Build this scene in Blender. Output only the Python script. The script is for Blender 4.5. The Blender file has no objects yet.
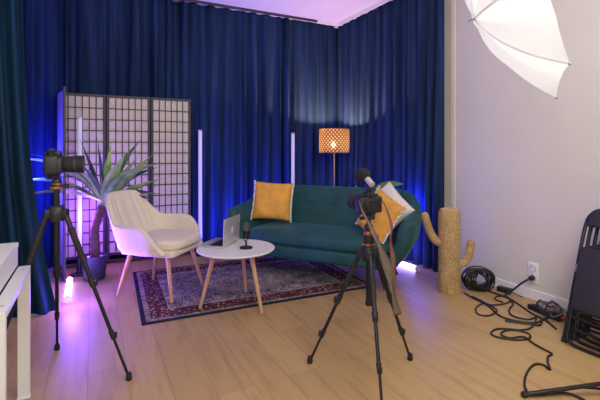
import bpy, bmesh, math, random
from mathutils import Vector, Matrix
PI = math.pi
R = math.radians
SC = bpy.context.scene
COL = SC.collection

# ------------------------------------------------------------------ materials
def new_mat(name):
    m = bpy.data.materials.new(name); m.use_nodes = True
    nt = m.node_tree
    return m, nt, nt.nodes['Principled BSDF']

def N(nt, kind, **kw):
    n = nt.nodes.new(kind)
    for k, v in kw.items():
        if k.startswith('i_'):
            key = k[2:]
            n.inputs[int(key) if key.isdigit() else key].default_value = v
        else:
            setattr(n, k, v)
    return n

def ramp(nt, fac, stops, interp='LINEAR'):
    r = nt.nodes.new('ShaderNodeValToRGB')
    cr = r.color_ramp; cr.interpolation = interp
    while len(cr.elements) < len(stops): cr.elements.new(.5)
    for e, (p, c) in zip(cr.elements, stops):
        e.position = p; e.color = (*c, 1)
    nt.links.new(fac, r.inputs[0])
    return r.outputs[0]

def simple(name, col, rough=.5, metal=0, var=.12, scale=30, bump=0, bscale=200, sheen=0, spec=.5, coat=0):
    m, nt, b = new_mat(name)
    tc = N(nt, 'ShaderNodeTexCoord')
    nz = N(nt, 'ShaderNodeTexNoise', i_Scale=scale, i_Detail=4.0)
    nt.links.new(tc.outputs['Object'], nz.inputs['Vector'])
    lo = tuple(c * (1 - var) for c in col); hi = tuple(min(1, c * (1 + var)) for c in col)
    nt.links.new(ramp(nt, nz.outputs['Fac'], [(.3, lo), (.7, hi)]), b.inputs['Base Color'])
    b.inputs['Roughness'].default_value = rough
    b.inputs['Metallic'].default_value = metal
    b.inputs['Specular IOR Level'].default_value = spec
    b.inputs['Coat Weight'].default_value = coat
    if sheen:
        b.inputs['Sheen Weight'].default_value = sheen
        b.inputs['Sheen Roughness'].default_value = .4
        b.inputs['Sheen Tint'].default_value = (*[min(1, c * 3 + .1) for c in col], 1)
    if bump:
        n2 = N(nt, 'ShaderNodeTexNoise', i_Scale=bscale, i_Detail=3.0)
        nt.links.new(tc.outputs['Object'], n2.inputs['Vector'])
        bp = N(nt, 'ShaderNodeBump', i_Strength=bump, i_Distance=.004)
        nt.links.new(n2.outputs['Fac'], bp.inputs['Height'])
        nt.links.new(bp.outputs[0], b.inputs['Normal'])
    return m

def glow(name, col, strength, base=(.8, .8, .85)):
    m, nt, b = new_mat(name)
    b.inputs['Base Color'].default_value = (*base, 1)
    b.inputs['Emission Color'].default_value = (*col, 1)
    b.inputs['Emission Strength'].default_value = strength
    b.inputs['Roughness'].default_value = .35
    return m

def translucent(name, col, mix=.5):
    m, nt, b = new_mat(name)
    out = nt.nodes['Material Output']
    tc = N(nt, 'ShaderNodeTexCoord')
    nz = N(nt, 'ShaderNodeTexNoise', i_Scale=60.0, i_Detail=3.0)
    nt.links.new(tc.outputs['Object'], nz.inputs['Vector'])
    c = ramp(nt, nz.outputs['Fac'], [(.3, tuple(x * .95 for x in col)), (.7, col)])
    tr = N(nt, 'ShaderNodeBsdfTranslucent'); df = N(nt, 'ShaderNodeBsdfDiffuse')
    nt.links.new(c, tr.inputs[0]); nt.links.new(c, df.inputs[0])
    mx = N(nt, 'ShaderNodeMixShader', i_0=mix)
    nt.links.new(df.outputs[0], mx.inputs[1]); nt.links.new(tr.outputs[0], mx.inputs[2])
    nt.links.new(mx.outputs[0], out.inputs['Surface'])
    return m

def wood(name, c1, c2, rough=.45, axis='Z'):
    m, nt, b = new_mat(name)
    tc = N(nt, 'ShaderNodeTexCoord')
    mp = N(nt, 'ShaderNodeMapping')
    mp.inputs['Scale'].default_value = {'Z': (30, 30, 2), 'X': (2, 30, 30), 'Y': (30, 2, 30)}[axis]
    nt.links.new(tc.outputs['Object'], mp.inputs[0])
    nz = N(nt, 'ShaderNodeTexNoise', i_Scale=2.0, i_Detail=6.0)
    nt.links.new(mp.outputs[0], nz.inputs['Vector'])
    nt.links.new(ramp(nt, nz.outputs['Fac'], [(.3, c1), (.7, c2)]), b.inputs['Base Color'])
    b.inputs['Roughness'].default_value = rough
    return m

def math_node(nt, op, a, b=None, clamp=False):
    n = nt.nodes.new('ShaderNodeMath'); n.operation = op; n.use_clamp = clamp
    for i, v in enumerate((a, b)):
        if v is None: continue
        if isinstance(v, (int, float)): n.inputs[i].default_value = v
        else: nt.links.new(v, n.inputs[i])
    return n.outputs[0]

def mixc(nt, fac, a, b, mode='MIX'):
    n = nt.nodes.new('ShaderNodeMix'); n.data_type = 'RGBA'; n.blend_type = mode
    for sock, v in ((n.inputs[0], fac), (n.inputs[6], a), (n.inputs[7], b)):
        if isinstance(v, (int, float)): sock.default_value = v
        elif isinstance(v, tuple): sock.default_value = (*v, 1)
        else: nt.links.new(v, sock)
    return n.outputs[2]

def floor_mat():
    m, nt, b = new_mat('oak_planks')
    tc = N(nt, 'ShaderNodeTexCoord')
    mp = N(nt, 'ShaderNodeMapping'); mp.inputs['Rotation'].default_value = (0, 0, PI / 2)
    nt.links.new(tc.outputs['Object'], mp.inputs[0])
    br = N(nt, 'ShaderNodeTexBrick')
    br.offset = .37; br.inputs['Scale'].default_value = 1
    br.inputs['Brick Width'].default_value = 1.35; br.inputs['Row Height'].default_value = .19
    br.inputs['Mortar Size'].default_value = .0018; br.inputs['Mortar Smooth'].default_value = .3
    br.inputs['Bias'].default_value = 0
    br.inputs['Color1'].default_value = (.45, .296, .120, 1); br.inputs['Color2'].default_value = (.51, .343, .145, 1)
    br.inputs['Mortar'].default_value = (.30, .185, .09, 1)
    nt.links.new(mp.outputs[0], br.inputs['Vector'])
    m2 = N(nt, 'ShaderNodeMapping'); m2.inputs['Scale'].default_value = (10, .9, 1)
    nt.links.new(tc.outputs['Object'], m2.inputs[0])
    nz = N(nt, 'ShaderNodeTexNoise', i_Scale=2.2, i_Detail=7.0, i_Distortion=.6)
    nt.links.new(m2.outputs[0], nz.inputs['Vector'])
    g = ramp(nt, nz.outputs['Fac'], [(.28, (.72, .67, .60)), (.5, (1, 1, 1)), (.75, (1.0, 1.0, 1.0))])
    n3 = N(nt, 'ShaderNodeTexNoise', i_Scale=1.6, i_Detail=2.0)
    nt.links.new(tc.outputs['Object'], n3.inputs['Vector'])
    g2 = ramp(nt, n3.outputs['Fac'], [(.3, (.88, .87, .86)), (.7, (1, 1, 1))])
    c = mixc(nt, .75, br.outputs['Color'], g, 'MULTIPLY')
    c = mixc(nt, .8, c, g2, 'MULTIPLY')
    nt.links.new(c, b.inputs['Base Color'])
    b.inputs['Roughness'].default_value = .42
    b.inputs['Specular IOR Level'].default_value = .4
    bp = N(nt, 'ShaderNodeBump', i_Strength=.15, i_Distance=.002)
    nt.links.new(nz.outputs['Fac'], bp.inputs['Height']); nt.links.new(bp.outputs[0], b.inputs['Normal'])
    return m

def velvet_curtain(name, col):
    m, nt, b = new_mat(name)
    tc = N(nt, 'ShaderNodeTexCoord')
    mp = N(nt, 'ShaderNodeMapping'); mp.inputs['Scale'].default_value = (7, 7, .35)
    nt.links.new(tc.outputs['Object'], mp.inputs[0])
    nz = N(nt, 'ShaderNodeTexNoise', i_Scale=2.0, i_Detail=4.0)
    nt.links.new(mp.outputs[0], nz.inputs['Vector'])
    nt.links.new(ramp(nt, nz.outputs['Fac'], [(.3, tuple(c * .38 for c in col)), (.5, tuple(c * .8 for c in col)), (.72, tuple(c * 1.35 for c in col))]), b.inputs['Base Color'])  # vertical streaks put fold shade and velvet sheen into the base colour
    b.inputs['Roughness'].default_value = .75
    b.inputs['Specular IOR Level'].default_value = .12
    b.inputs['Sheen Weight'].default_value = .05
    b.inputs['Sheen Roughness'].default_value = .35
    b.inputs['Sheen Tint'].default_value = (.25, .42, .75, 1)
    return m

def rug_mat(hx, hy):
    """Persian rug: navy binding, cream guard stripes, rust main border, navy field with a cream medallion."""
    m, nt, b = new_mat('persian_rug_pile')
    tc = N(nt, 'ShaderNodeTexCoord')
    sp = N(nt, 'ShaderNodeSeparateXYZ'); nt.links.new(tc.outputs['Object'], sp.inputs[0])
    ax = math_node(nt, 'ABSOLUTE', sp.outputs[0]); ay = math_node(nt, 'ABSOLUTE', sp.outputs[1])
    dist = math_node(nt, 'MINIMUM', math_node(nt, 'SUBTRACT', hx, ax), math_node(nt, 'SUBTRACT', hy, ay))
    cm = N(nt, 'ShaderNodeCombineXYZ'); nt.links.new(ax, cm.inputs[0]); nt.links.new(ay, cm.inputs[1])
    navy = (.022, .026, .05); cream = (.48, .42, .34); rust = (.14, .042, .034); tan = (.25, .195, .145); slate = (.075, .08, .11)
    v1 = N(nt, 'ShaderNodeTexVoronoi', i_Scale=34.0); nt.links.new(cm.outputs[0], v1.inputs['Vector'])
    v2 = N(nt, 'ShaderNodeTexVoronoi', i_Scale=55.0); nt.links.new(cm.outputs[0], v2.inputs['Vector'])
    nz = N(nt, 'ShaderNodeTexNoise', i_Scale=20.0, i_Detail=3.0, i_Distortion=1.5); nt.links.new(cm.outputs[0], nz.inputs['Vector'])
    flowers = ramp(nt, v1.outputs['Distance'], [(0, cream), (.22, tan), (.3, rust), (.5, rust), (.62, navy), (.8, rust)], 'CONSTANT')
    vines = ramp(nt, nz.outputs['Fac'], [(0, navy), (.42, slate), (.47, cream), (.52, tan), (.56, slate), (.62, rust), (.67, navy)], 'CONSTANT')
    small = ramp(nt, v2.outputs['Distance'], [(0, rust), (.3, cream), (.6, slate)], 'CONSTANT')
    # medallion distance
    ex = math_node(nt, 'DIVIDE', ax, .52); ey = math_node(nt, 'DIVIDE', ay, .38)
    el = math_node(nt, 'SQRT', math_node(nt, 'ADD', math_node(nt, 'MULTIPLY', ex, ex), math_node(nt, 'MULTIPLY', ey, ey)))
    med = ramp(nt, el, [(0, rust), (.12, cream), (.3, tan), (.42, cream), (.8, slate), (.9, navy)], 'CONSTANT')
    inmed = math_node(nt, 'LESS_THAN', el, 1.0)
    field = mixc(nt, math_node(nt, 'MULTIPLY', inmed, .34), vines, med)
    field = mixc(nt, .30, field, small)
    def band(lo): return math_node(nt, 'LESS_THAN', dist, lo)
    c = field
    wear = N(nt, 'ShaderNodeTexNoise', i_Scale=7.0, i_Detail=6.0); nt.links.new(tc.outputs['Object'], wear.inputs['Vector'])
    wr = ramp(nt, wear.outputs['Fac'], [(.35, (.6, .6, .62)), (.65, (1.25, 1.2, 1.15))])
    c = mixc(nt, band(.235), c, small)
    c = mixc(nt, band(.20), c, flowers)
    c = mixc(nt, band(.065), c, mixc(nt, .5, small, tan))
    c = mixc(nt, band(.03), c, navy)
    nt.links.new(mixc(nt, 1.0, c, wr, 'MULTIPLY'), b.inputs['Base Color'])
    b.inputs['Roughness'].default_value = .95; b.inputs['Specular IOR Level'].default_value = .1
    fb = N(nt, 'ShaderNodeTexNoise', i_Scale=350.0); nt.links.new(tc.outputs['Object'], fb.inputs['Vector'])
    bp = N(nt, 'ShaderNodeBump', i_Strength=.5, i_Distance=.004); nt.links.new(fb.outputs['Fac'], bp.inputs['Height'])
    nt.links.new(bp.outputs[0], b.inputs['Normal'])
    return m

def rope_mat():
    m, nt, b = new_mat('sisal_rope')
    tc = N(nt, 'ShaderNodeTexCoord')
    nz = N(nt, 'ShaderNodeTexNoise', i_Scale=70.0, i_Detail=6.0); nt.links.new(tc.outputs['Object'], nz.inputs['Vector'])
    n2 = N(nt, 'ShaderNodeTexNoise', i_Scale=9.0, i_Detail=3.0); nt.links.new(tc.outputs['Object'], n2.inputs['Vector'])
    a = ramp(nt, nz.outputs['Fac'], [(.3, (.46, .29, .11)), (.7, (.80, .57, .28))])
    k = ramp(nt, n2.outputs['Fac'], [(.3, (.75, .72, .68)), (.6, (1, 1, 1))])
    nt.links.new(mixc(nt, .8, a, k, 'MULTIPLY'), b.inputs['Base Color'])
    b.inputs['Roughness'].default_value = .95
    wv = N(nt, 'ShaderNodeTexWave', i_Scale=42.0, i_Distortion=1.2); wv.bands_direction = 'Z'
    nt.links.new(tc.outputs['Object'], wv.inputs['Vector'])
    bp = N(nt, 'ShaderNodeBump', i_Strength=.8, i_Distance=.006); nt.links.new(wv.outputs['Fac'], bp.inputs['Height'])
    nt.links.new(bp.outputs[0], b.inputs['Normal'])
    return m

def leaf_mat(name, c1, c2):
    m, nt, b = new_mat(name)
    tc = N(nt, 'ShaderNodeTexCoord')
    nz = N(nt, 'ShaderNodeTexNoise', i_Scale=5.0, i_Detail=4.0); nt.links.new(tc.outputs['Object'], nz.inputs['Vector'])
    nt.links.new(ramp(nt, nz.outputs['Fac'], [(.38, c1), (.62, c2)]), b.inputs['Base Color'])
    b.inputs['Roughness'].default_value = .4
    return m

def perforated_shade():
    m, nt, b = new_mat('perforated_bronze_shade')
    out = nt.nodes['Material Output']
    uv = N(nt, 'ShaderNodeUVMap')
    sp = N(nt, 'ShaderNodeSeparateXYZ'); nt.links.new(uv.outputs[0], sp.inputs[0])
    u = math_node(nt, 'MULTIPLY', sp.outputs[0], 26.0); v = math_node(nt, 'MULTIPLY', sp.outputs[1], 6.0)
    p = math_node(nt, 'PINGPONG', math_node(nt, 'ADD', u, v), .5)
    q = math_node(nt, 'PINGPONG', math_node(nt, 'SUBTRACT', u, v), .5)
    hole = math_node(nt, 'MULTIPLY', math_node(nt, 'GREATER_THAN', p, .24), math_node(nt, 'GREATER_THAN', q, .24))
    nzb = ramp(nt, hole, [(0, (.10, .05, .02)), (1, (.45, .25, .10))])
    nt.links.new(nzb, b.inputs['Base Color']); b.inputs['Roughness'].default_value = .6
    tr = N(nt, 'ShaderNodeBsdfTranslucent'); tr.inputs[0].default_value = (.80, .46, .20, 1)
    tp = N(nt, 'ShaderNodeBsdfTransparent'); tp.inputs[0].default_value = (1, .85, .65, 1)
    mt = N(nt, 'ShaderNodeMixShader', i_0=.22)
    nt.links.new(tr.outputs[0], mt.inputs[1]); nt.links.new(tp.outputs[0], mt.inputs[2])
    mx = N(nt, 'ShaderNodeMixShader')
    nt.links.new(math_node(nt, 'MULTIPLY', hole, .85), mx.inputs[0])
    nt.links.new(b.outputs[0], mx.inputs[1]); nt.links.new(mt.outputs[0], mx.inputs[2])
    nt.links.new(mx.outputs[0], out.inputs['Surface'])
    return m

M = dict(
    floor=floor_mat(),
    wall=simple('warm_white_paint', (.66, .63, .55), .85, var=.02, scale=3, bump=.05),
    cream_trim=simple('cream_edge_paint', (.74, .67, .55), .8, var=.02, scale=3),
    ceiling=simple('ceiling_paint', (.82, .81, .82), .9, var=.02, scale=3),
    white_trim=simple('white_gloss_paint', (.78, .77, .75), .45, var=.02),
    curtain=velvet_curtain('navy_velvet', (.014, .036, .100)),
    curtain_teal=velvet_curtain('teal_navy_velvet', (.010, .040, .085)),
    dark_rail=simple('dark_rail', (.03, .03, .04), .5),
    screen_wood=simple('dark_screen_wood', (.045, .036, .030), .55, scale=40),
    paper=translucent('rice_paper', (.84, .76, .63), .25),
    black=simple('black_plastic', (.014, .014, .015), .45),
    matte_black=simple('matte_black_rubber', (.012, .012, .012), .75),
    black_metal=simple('black_powder_metal', (.016, .016, .018), .28, metal=.3),
    tube_grey=simple('carbon_leg', (.016, .016, .018), .35, metal=.3),
    copper=simple('copper_anodised', (.55, .22, .08), .3, metal=.9),
    chrome=simple('brushed_steel', (.6, .6, .6), .3, metal=1),
    silver=simple('silver_aluminium', (.60, .60, .61), .38, metal=.6),
    bare=simple('pale_emblem', (.86, .84, .80), .3),
    keys=simple('dark_keyboard', (.02, .02, .023), .5),
    display=simple('black_display', (.01, .01, .012), .12),
    boucle=simple('cream_fabric', (.76, .68, .55), .9, var=.08, scale=80, bump=.35, bscale=350, sheen=.2),
    seam=simple('fabric_seam', (.46, .40, .31), .9),
    leg_wood=wood('light_oak_leg', (.50, .27, .13), (.64, .38, .20)),
    dark_leg=wood('walnut_leg', (.06, .03, .015), (.10, .05, .025)),
    sofa=simple('green_velvet', (.008, .074, .080), .62, var=.25, scale=7, bump=.1, bscale=120, sheen=.35),
    mustard=simple('mustard_fabric', (.76, .38, .06), .85, var=.12, scale=12, bump=.3, bscale=260, sheen=.2),
    pom=simple('white_yarn', (.78, .74, .68), .95, bump=.5, bscale=300),
    knit=simple('cream_knit', (.80, .75, .67), .95, var=.14, scale=60, bump=1.0, bscale=90),
    table_top=simple('white_laminate', (.80, .79, .77), .35, var=.02),
    pot=simple('slate_pot', (.03, .034, .05), .5, var=.15),
    pebble=simple('white_pebbles', (.72, .71, .70), .7),
    trunk=simple('fibrous_trunk', (.12, .065, .04), .9, var=.35, scale=60, bump=.8, bscale=60),
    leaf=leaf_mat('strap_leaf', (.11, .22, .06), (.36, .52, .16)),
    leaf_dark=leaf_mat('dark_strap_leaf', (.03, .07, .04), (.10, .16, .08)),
    leaf2=leaf_mat('broad_leaf', (.06, .19, .04), (.13, .30, .08)),
    rope=rope_mat(),
    brass=simple('brass', (.62, .42, .2), .32, metal=.9),
    shade=perforated_shade(),
    bulb=glow('warm_bulb', (1, .78, .48), 60),
    tube_on=glow('violet_light', (.34, .25, 1.0), 14),
    tube_dim=glow('idle_tube', (.75, .66, 1.0), .22, (.6, .58, .64)),
    cap_grey=simple('light_grey_cap', (.55, .55, .58), .4),
    umbrella=translucent('white_nylon', (.66, .66, .65), .5),
    rib=simple('grey_rib', (.30, .29, .28), .4, metal=.6),
    strap=simple('grey_brown_webbing', (.13, .10, .075), .85, bump=.3),
    strap2=simple('rust_leather', (.17, .06, .045), .7),
    cable=simple('black_cable', (.012, .012, .012), .5),
    grey_cable=simple('grey_cable', (.16, .16, .165), .5),
    red_plug=simple('red_connector', (.45, .03, .03), .5),
    pad=simple('black_vinyl', (.022, .022, .025), .55, bump=.2, bscale=400),
    desk=simple('white_desk_board', (.78, .77, .75), .4, var=.02),
    desk_metal=simple('white_powder_steel', (.72, .72, .71), .4, var=.02),
    foam=simple('black_foam', (.012, .012, .013), .98, bump=1.0, bscale=250),
)
M['rug'] = rug_mat(.95, .665)

# ------------------------------------------------------------------ mesh builder
class MB:
    def __init__(s): s.bm = bmesh.new()
    def box(s, c, size, rot=None, bevel=0, seg=2):
        b = bmesh.new()
        bmesh.ops.create_cube(b, size=1)
        bmesh.ops.scale(b, vec=Vector(size), verts=b.verts)
        if bevel:
            bmesh.ops.bevel(b, geom=list(b.edges), offset=bevel, segments=seg, affect='EDGES', profile=.5)
        mt = Matrix.Translation(Vector(c))
        if rot is not None:
            mt = mt @ (rot if isinstance(rot, Matrix) else Matrix.Rotation(rot, 4, 'Z'))
        bmesh.ops.transform(b, matrix=mt, verts=b.verts)
        s._merge(b); return s
    def _merge(s, b):
        me = bpy.data.meshes.new('tmp'); b.to_mesh(me); b.free()
        s.bm.from_mesh(me); bpy.data.meshes.remove(me)
    def cyl(s, p0, p1, r0, r1=None, seg=16, caps=True):
        p0 = Vector(p0); p1 = Vector(p1); r1 = r0 if r1 is None else r1
        d = (p1 - p0)
        q = d.to_track_quat('Z', 'Y')
        rings = []
        for p, r in ((p0, r0), (p1, r1)):
            rings.append([s.bm.verts.new(p + q @ Vector((r * math.cos(2 * PI * k / seg), r * math.sin(2 * PI * k / seg), 0))) for k in range(seg)])
        for k in range(seg):
            s.bm.faces.new((rings[0][k], rings[0][(k + 1) % seg], rings[1][(k + 1) % seg], rings[1][k]))
        if caps:
            s.bm.faces.new(rings[0][::-1]); s.bm.faces.new(rings[1])
        return s
    def lathe(s, prof, c=(0, 0, 0), seg=32, rot=None):
        c = Vector(c); rings = []
        for r, z in prof:
            if r < 1e-6:
                v = Vector((0, 0, z)); v = rot @ v if rot is not None else v
                rings.append([s.bm.verts.new(c + v)])
            else:
                ring = []
                for k in range(seg):
                    v = Vector((r * math.cos(2 * PI * k / seg), r * math.sin(2 * PI * k / seg), z))
                    v = rot @ v if rot is not None else v
                    ring.append(s.bm.verts.new(c + v))
                rings.append(ring)
        for a, b in zip(rings, rings[1:]):
            if len(a) == 1 and len(b) == 1: continue
            for k in range(seg):
                k2 = (k + 1) % seg
                if len(a) == 1: s.bm.faces.new((a[0], b[k2], b[k]))
                elif len(b) == 1: s.bm.faces.new((a[k], a[k2], b[0]))
                else: s.bm.faces.new((a[k], a[k2], b[k2], b[k]))
        return s
    def tube(s, pts, r, seg=10, closed=False, flat=None):
        pts = [Vector(p) for p in pts]; n = len(pts); rings = []
        up = Vector((0, 0, 1)); prev = None
        for i, p in enumerate(pts):
            a = pts[(i - 1) % n] if (closed or i > 0) else p
            b = pts[(i + 1) % n] if (closed or i < n - 1) else p
            t = (b - a).normalized()
            if prev is None:
                side = t.cross(up)
                if side.length < 1e-3: side = t.cross(Vector((1, 0, 0)))
            else:
                side = prev - t * prev.dot(t)
            side.normalize(); prev = side
            nn = side.cross(t)
            rr = r[i] if isinstance(r, (list, tuple)) else r
            fx, fy = flat if flat else (1, 1)
            rings.append([s.bm.verts.new(p + side * (rr * fx * math.cos(2 * PI * k / seg)) + nn * (rr * fy * math.sin(2 * PI * k / seg))) for k in range(seg)])
        m = n if closed else n - 1
        for i in range(m):
            a, b = rings[i], rings[(i + 1) % n]
            for k in range(seg):
                s.bm.faces.new((a[k], a[(k + 1) % seg], b[(k + 1) % seg], b[k]))
        if not closed:
            s.bm.faces.new(rings[0][::-1]); s.bm.faces.new(rings[-1])
        return s
    def grid(s, rows, closed_u=False):
        vs = [[s.bm.verts.new(Vector(p)) for p in row] for row in rows]
        for a, b in zip(vs, vs[1:]):
            n = len(a)
            for k in range(n if closed_u else n - 1):
                s.bm.faces.new((a[k], a[(k + 1) % n], b[(k + 1) % n], b[k]))
        return s
    def ball(s, c, r, u=12, v=8):
        r = (r, r, r) if isinstance(r, (int, float)) else r
        mt = Matrix.Translation(Vector(c)) @ Matrix.Diagonal((*r, 1))
        bmesh.ops.create_uvsphere(s.bm, u_segments=u, v_segments=v, radius=1, matrix=mt)
        return s
    def poly(s, pts):
        s.bm.faces.new([s.bm.verts.new(Vector(p)) for p in pts]); return s
    def build(s, name, mat, parent=None, smooth=True, angle=40, sub=0, solid=0, off=0, recalc=True):
        if recalc: bmesh.ops.recalc_face_normals(s.bm, faces=s.bm.faces)
        me = bpy.data.meshes.new(name); s.bm.to_mesh(me); s.bm.free()
        o = bpy.data.objects.new(name, me); COL.objects.link(o)
        me.materials.append(M[mat] if isinstance(mat, str) else mat)
        if smooth:
            me.polygons.foreach_set('use_smooth', [True] * len(me.polygons))
            try: me.set_sharp_from_angle(angle=R(angle))
            except Exception: pass
        if solid:
            md = o.modifiers.new('thickness', 'SOLIDIFY'); md.thickness = solid; md.offset = off
        if sub:
            md = o.modifiers.new('smooth', 'SUBSURF'); md.levels = sub; md.render_levels = sub
        if parent is not None: o.parent = parent
        return o

def tag(o, label, cat, group=None):
    o['label'] = label; o['category'] = cat
    if group: o['group'] = group
    return o
def thing(name, label, cat, loc=(0, 0, 0), rz=0, group=None):
    o = bpy.data.objects.new(name, None); COL.objects.link(o)
    o.location = loc; o.rotation_euler = (0, 0, rz); o.empty_display_size = .1
    return tag(o, label, cat, group)
def struct(o): o['kind'] = 'structure'; return o
def dup(root, loc, rz, label, group=None):
    r = root.copy(); COL.objects.link(r); r.location = loc; r.rotation_euler = (0, 0, rz)
    r['label'] = label
    if group: r['group'] = group
    for ch in list(root.children):
        c = ch.copy(); COL.objects.link(c); c.parent = r
        for g in list(ch.children):
            d = g.copy(); COL.objects.link(d); d.parent = c
    return r

def smoothstep(a, b, x):
    t = max(0, min(1, (x - a) / (b - a))); return t * t * (3 - 2 * t)
def spline(pts, n=8, closed=False):
    P = [Vector(p) for p in pts]; out = []; m = len(P)
    for i in range(m if closed else m - 1):
        p0 = P[(i - 1) % m] if (closed or i > 0) else P[0]
        p1 = P[i]; p2 = P[(i + 1) % m]
        p3 = P[(i + 2) % m] if (closed or i + 2 < m) else P[-1]
        for k in range(n):
            t = k / n
            out.append(.5 * ((2 * p1) + (-p0 + p2) * t + (2 * p0 - 5 * p1 + 4 * p2 - p3) * t * t + (-p0 + 3 * p1 - 3 * p2 + p3) * t ** 3))
    if not closed: out.append(P[-1])
    return out

# ------------------------------------------------------------------ room
XR, YB, ZC = .14, .31, 2.93
struct(MB().box((-2.3, -3.2, -.05), (5.4, 7.4, .1)).build('floor', 'floor', smooth=False))
struct(MB().box((-2.3, -3.2, ZC + .05), (5.4, 7.4, .1)).build('ceiling', 'ceiling', smooth=False))
struct(MB().box((-2.3, YB + .05, ZC / 2), (5.4, .1, ZC)).build('wall_back', 'wall', smooth=False))
struct(MB().box((XR + .05, -3.2, ZC / 2), (.1, 7.4, ZC)).build('wall_right', 'wall', smooth=False))
struct(MB().box((-4.75, -3.2, ZC / 2), (.1, 7.4, ZC)).build('wall_left', 'wall', smooth=False))
struct(MB().box((-2.3, -6.75, ZC / 2), (5.4, .1, ZC)).build('wall_front', 'wall', smooth=False))
struct(MB().box((XR - .007, -4.27, .04), (.014, 4.94, .08), bevel=.003).build('baseboard_right', 'white_trim', smooth=False))
struct(MB().box((XR - .006, -1.765, ZC / 2), (.012, .055, ZC), bevel=.003).build('trim_1', 'cream_trim', smooth=False))
struct(MB().box((XR - .172, -.80, ZC - .025), (.02, 1.92, .05), bevel=.004).build('trim_2', 'white_trim', smooth=False))
struct(MB().box((-.19, YB - .215, ZC - .022), (.30, .02, .04), bevel=.004).build('trim_3', 'white_trim', smooth=False))
tag(MB().box((-2.05, YB - .215, ZC - .016), (3.4, .02, .030), bevel=.004).build('curtain_rail', 'dark_rail', smooth=False),
    'dark ceiling rail carrying the curtains along the back wall', 'curtain rail')

# ------------------------------------------------------------------ curtains
def curtain(name, pts, label, seed, mat='curtain', z1=ZC - .008, amp=.035, wid=.105, flare=.3, z0=.004, spread=0):
    rnd = random.Random(seed)
    P = [Vector((*p, 0)) for p in pts]
    L = [0]
    for a, b in zip(P, P[1:]): L.append(L[-1] + (b - a).length)
    tot = L[-1]; ds = .009; n = max(8, int(tot / ds))
    # fold phase with fold widths that vary from pleat to pleat
    ph = []; x = 0; cur = wid * rnd.uniform(.6, 1.4); acc = 0; a_cur = rnd.uniform(.6, 1.2); amps = []; a_prev = a_cur
    step = tot / n
    for i in range(n + 1):
        ph.append(x); amps.append(a_prev + (a_cur - a_prev) * smoothstep(0, 1, acc / cur))
        acc += step; x += 2 * PI * step / cur
        if acc >= cur:
            acc = 0; cur = wid * rnd.uniform(.55, 1.6); a_prev = a_cur; a_cur = rnd.uniform(.45, 1.3)
    p2 = rnd.uniform(0, 6); p3 = rnd.uniform(0, 6)
    mb = MB(); rows = []; K = 16
    for j in range(K + 1):
        f = j / K; z = z1 + (z0 - z1) * f
        row = []
        for i in range(n + 1):
            s = tot * i / n
            k = max(q for q in range(len(L) - 1) if L[q] <= s + 1e-9)
            t = (s - L[k]) / (L[k + 1] - L[k])
            base = P[k].lerp(P[k + 1], t)
            # smooth normals across corners
            tan = (P[k + 1] - P[k]).normalized()
            nn = Vector((tan.y, -tan.x, 0))
            env = .55 + flare * f + .25 * math.sin(3 * f + p2 + s * 1.7)
            w = math.sin(ph[i] + .5 * math.sin(2.1 * f + p3 + s * 2.3))
            w = math.copysign(abs(w) ** .75, w)
            e = smoothstep(0, .05, s) * smoothstep(0, .05, tot - s)
            d = e * (amp * amps[i] * env * w + .012 * math.sin(s * 9 + 4 * f + p2) * f + .003 * math.sin(s * 110 + p3 + 2 * f))
            q = base + nn * d + tan * (e * .012 * math.sin(5 * f + s * 6 + p2) * f) + Vector((spread * f ** 3 * (1 - s / tot) ** 2, -.12 * spread * f ** 3 * (1 - s / tot) ** 2, 0))
            row.append((q.x, q.y, z))
        rows.append(row)
    mb.grid(rows)
    o = mb.build(name, mat, solid=0, angle=80)
    return tag(o, label, 'curtain', 'dark blue velvet curtains around the set')

curtain('curtain', [(-3.30, .20), (-2.301, .20)], 'dark blue velvet curtain hanging directly behind the folding screen', 1, amp=.06, wid=.20)
curtain('curtain', [(-2.299, .20), (-1.381, .205)], 'dark blue velvet curtain hanging between folding screen and the sofa pillow', 2, wid=.15, amp=.075)
curtain('curtain', [(-1.379, .205), (-.601, .21)], 'dark blue curtain behind the left half of the green sofa', 3, wid=.17, amp=.07)
curtain('curtain', [(-.599, .21), (-.04, .212), (.03, .258), (.125, .298)], 'smooth dark blue curtain behind the floor lamp, lit by its glow', 4, wid=.22, amp=.03)
curtain('curtain', [(.070, .226), (.064, .14), (.055, -.778)], 'dark blue curtain on the right wall beside the floor lamp', 5, wid=.12, amp=.06)
curtain('curtain', [(.055, -.780), (.06, -1.725)], 'dark blue curtain on right wall ending at the white wall, behind the cactus', 6, wid=.15, amp=.06)
curtain('curtain', [(-3.302, .20), (-3.78, .18), (-3.84, -.55)], 'bright blue lit curtain in the left corner beside the folding screen', 7, wid=.15, amp=.05)
curtain('curtain', [(-3.47, -1.10), (-3.85, -1.22), (-4.65, -1.30)], 'teal blue curtain at far left edge behind the white desk', 8, 'curtain_teal', wid=.12, amp=.055, spread=.22)

# ------------------------------------------------------------------ rug
rug = thing('rug', 'worn persian style rug with rust border under armchair and coffee table', 'rug', (-1.742, -1.06, 0), R(-2.2))
MB().box((0, 0, .005), (1.9, 1.33, .008), bevel=.003).build('pile', 'rug', rug, smooth=False)

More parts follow.
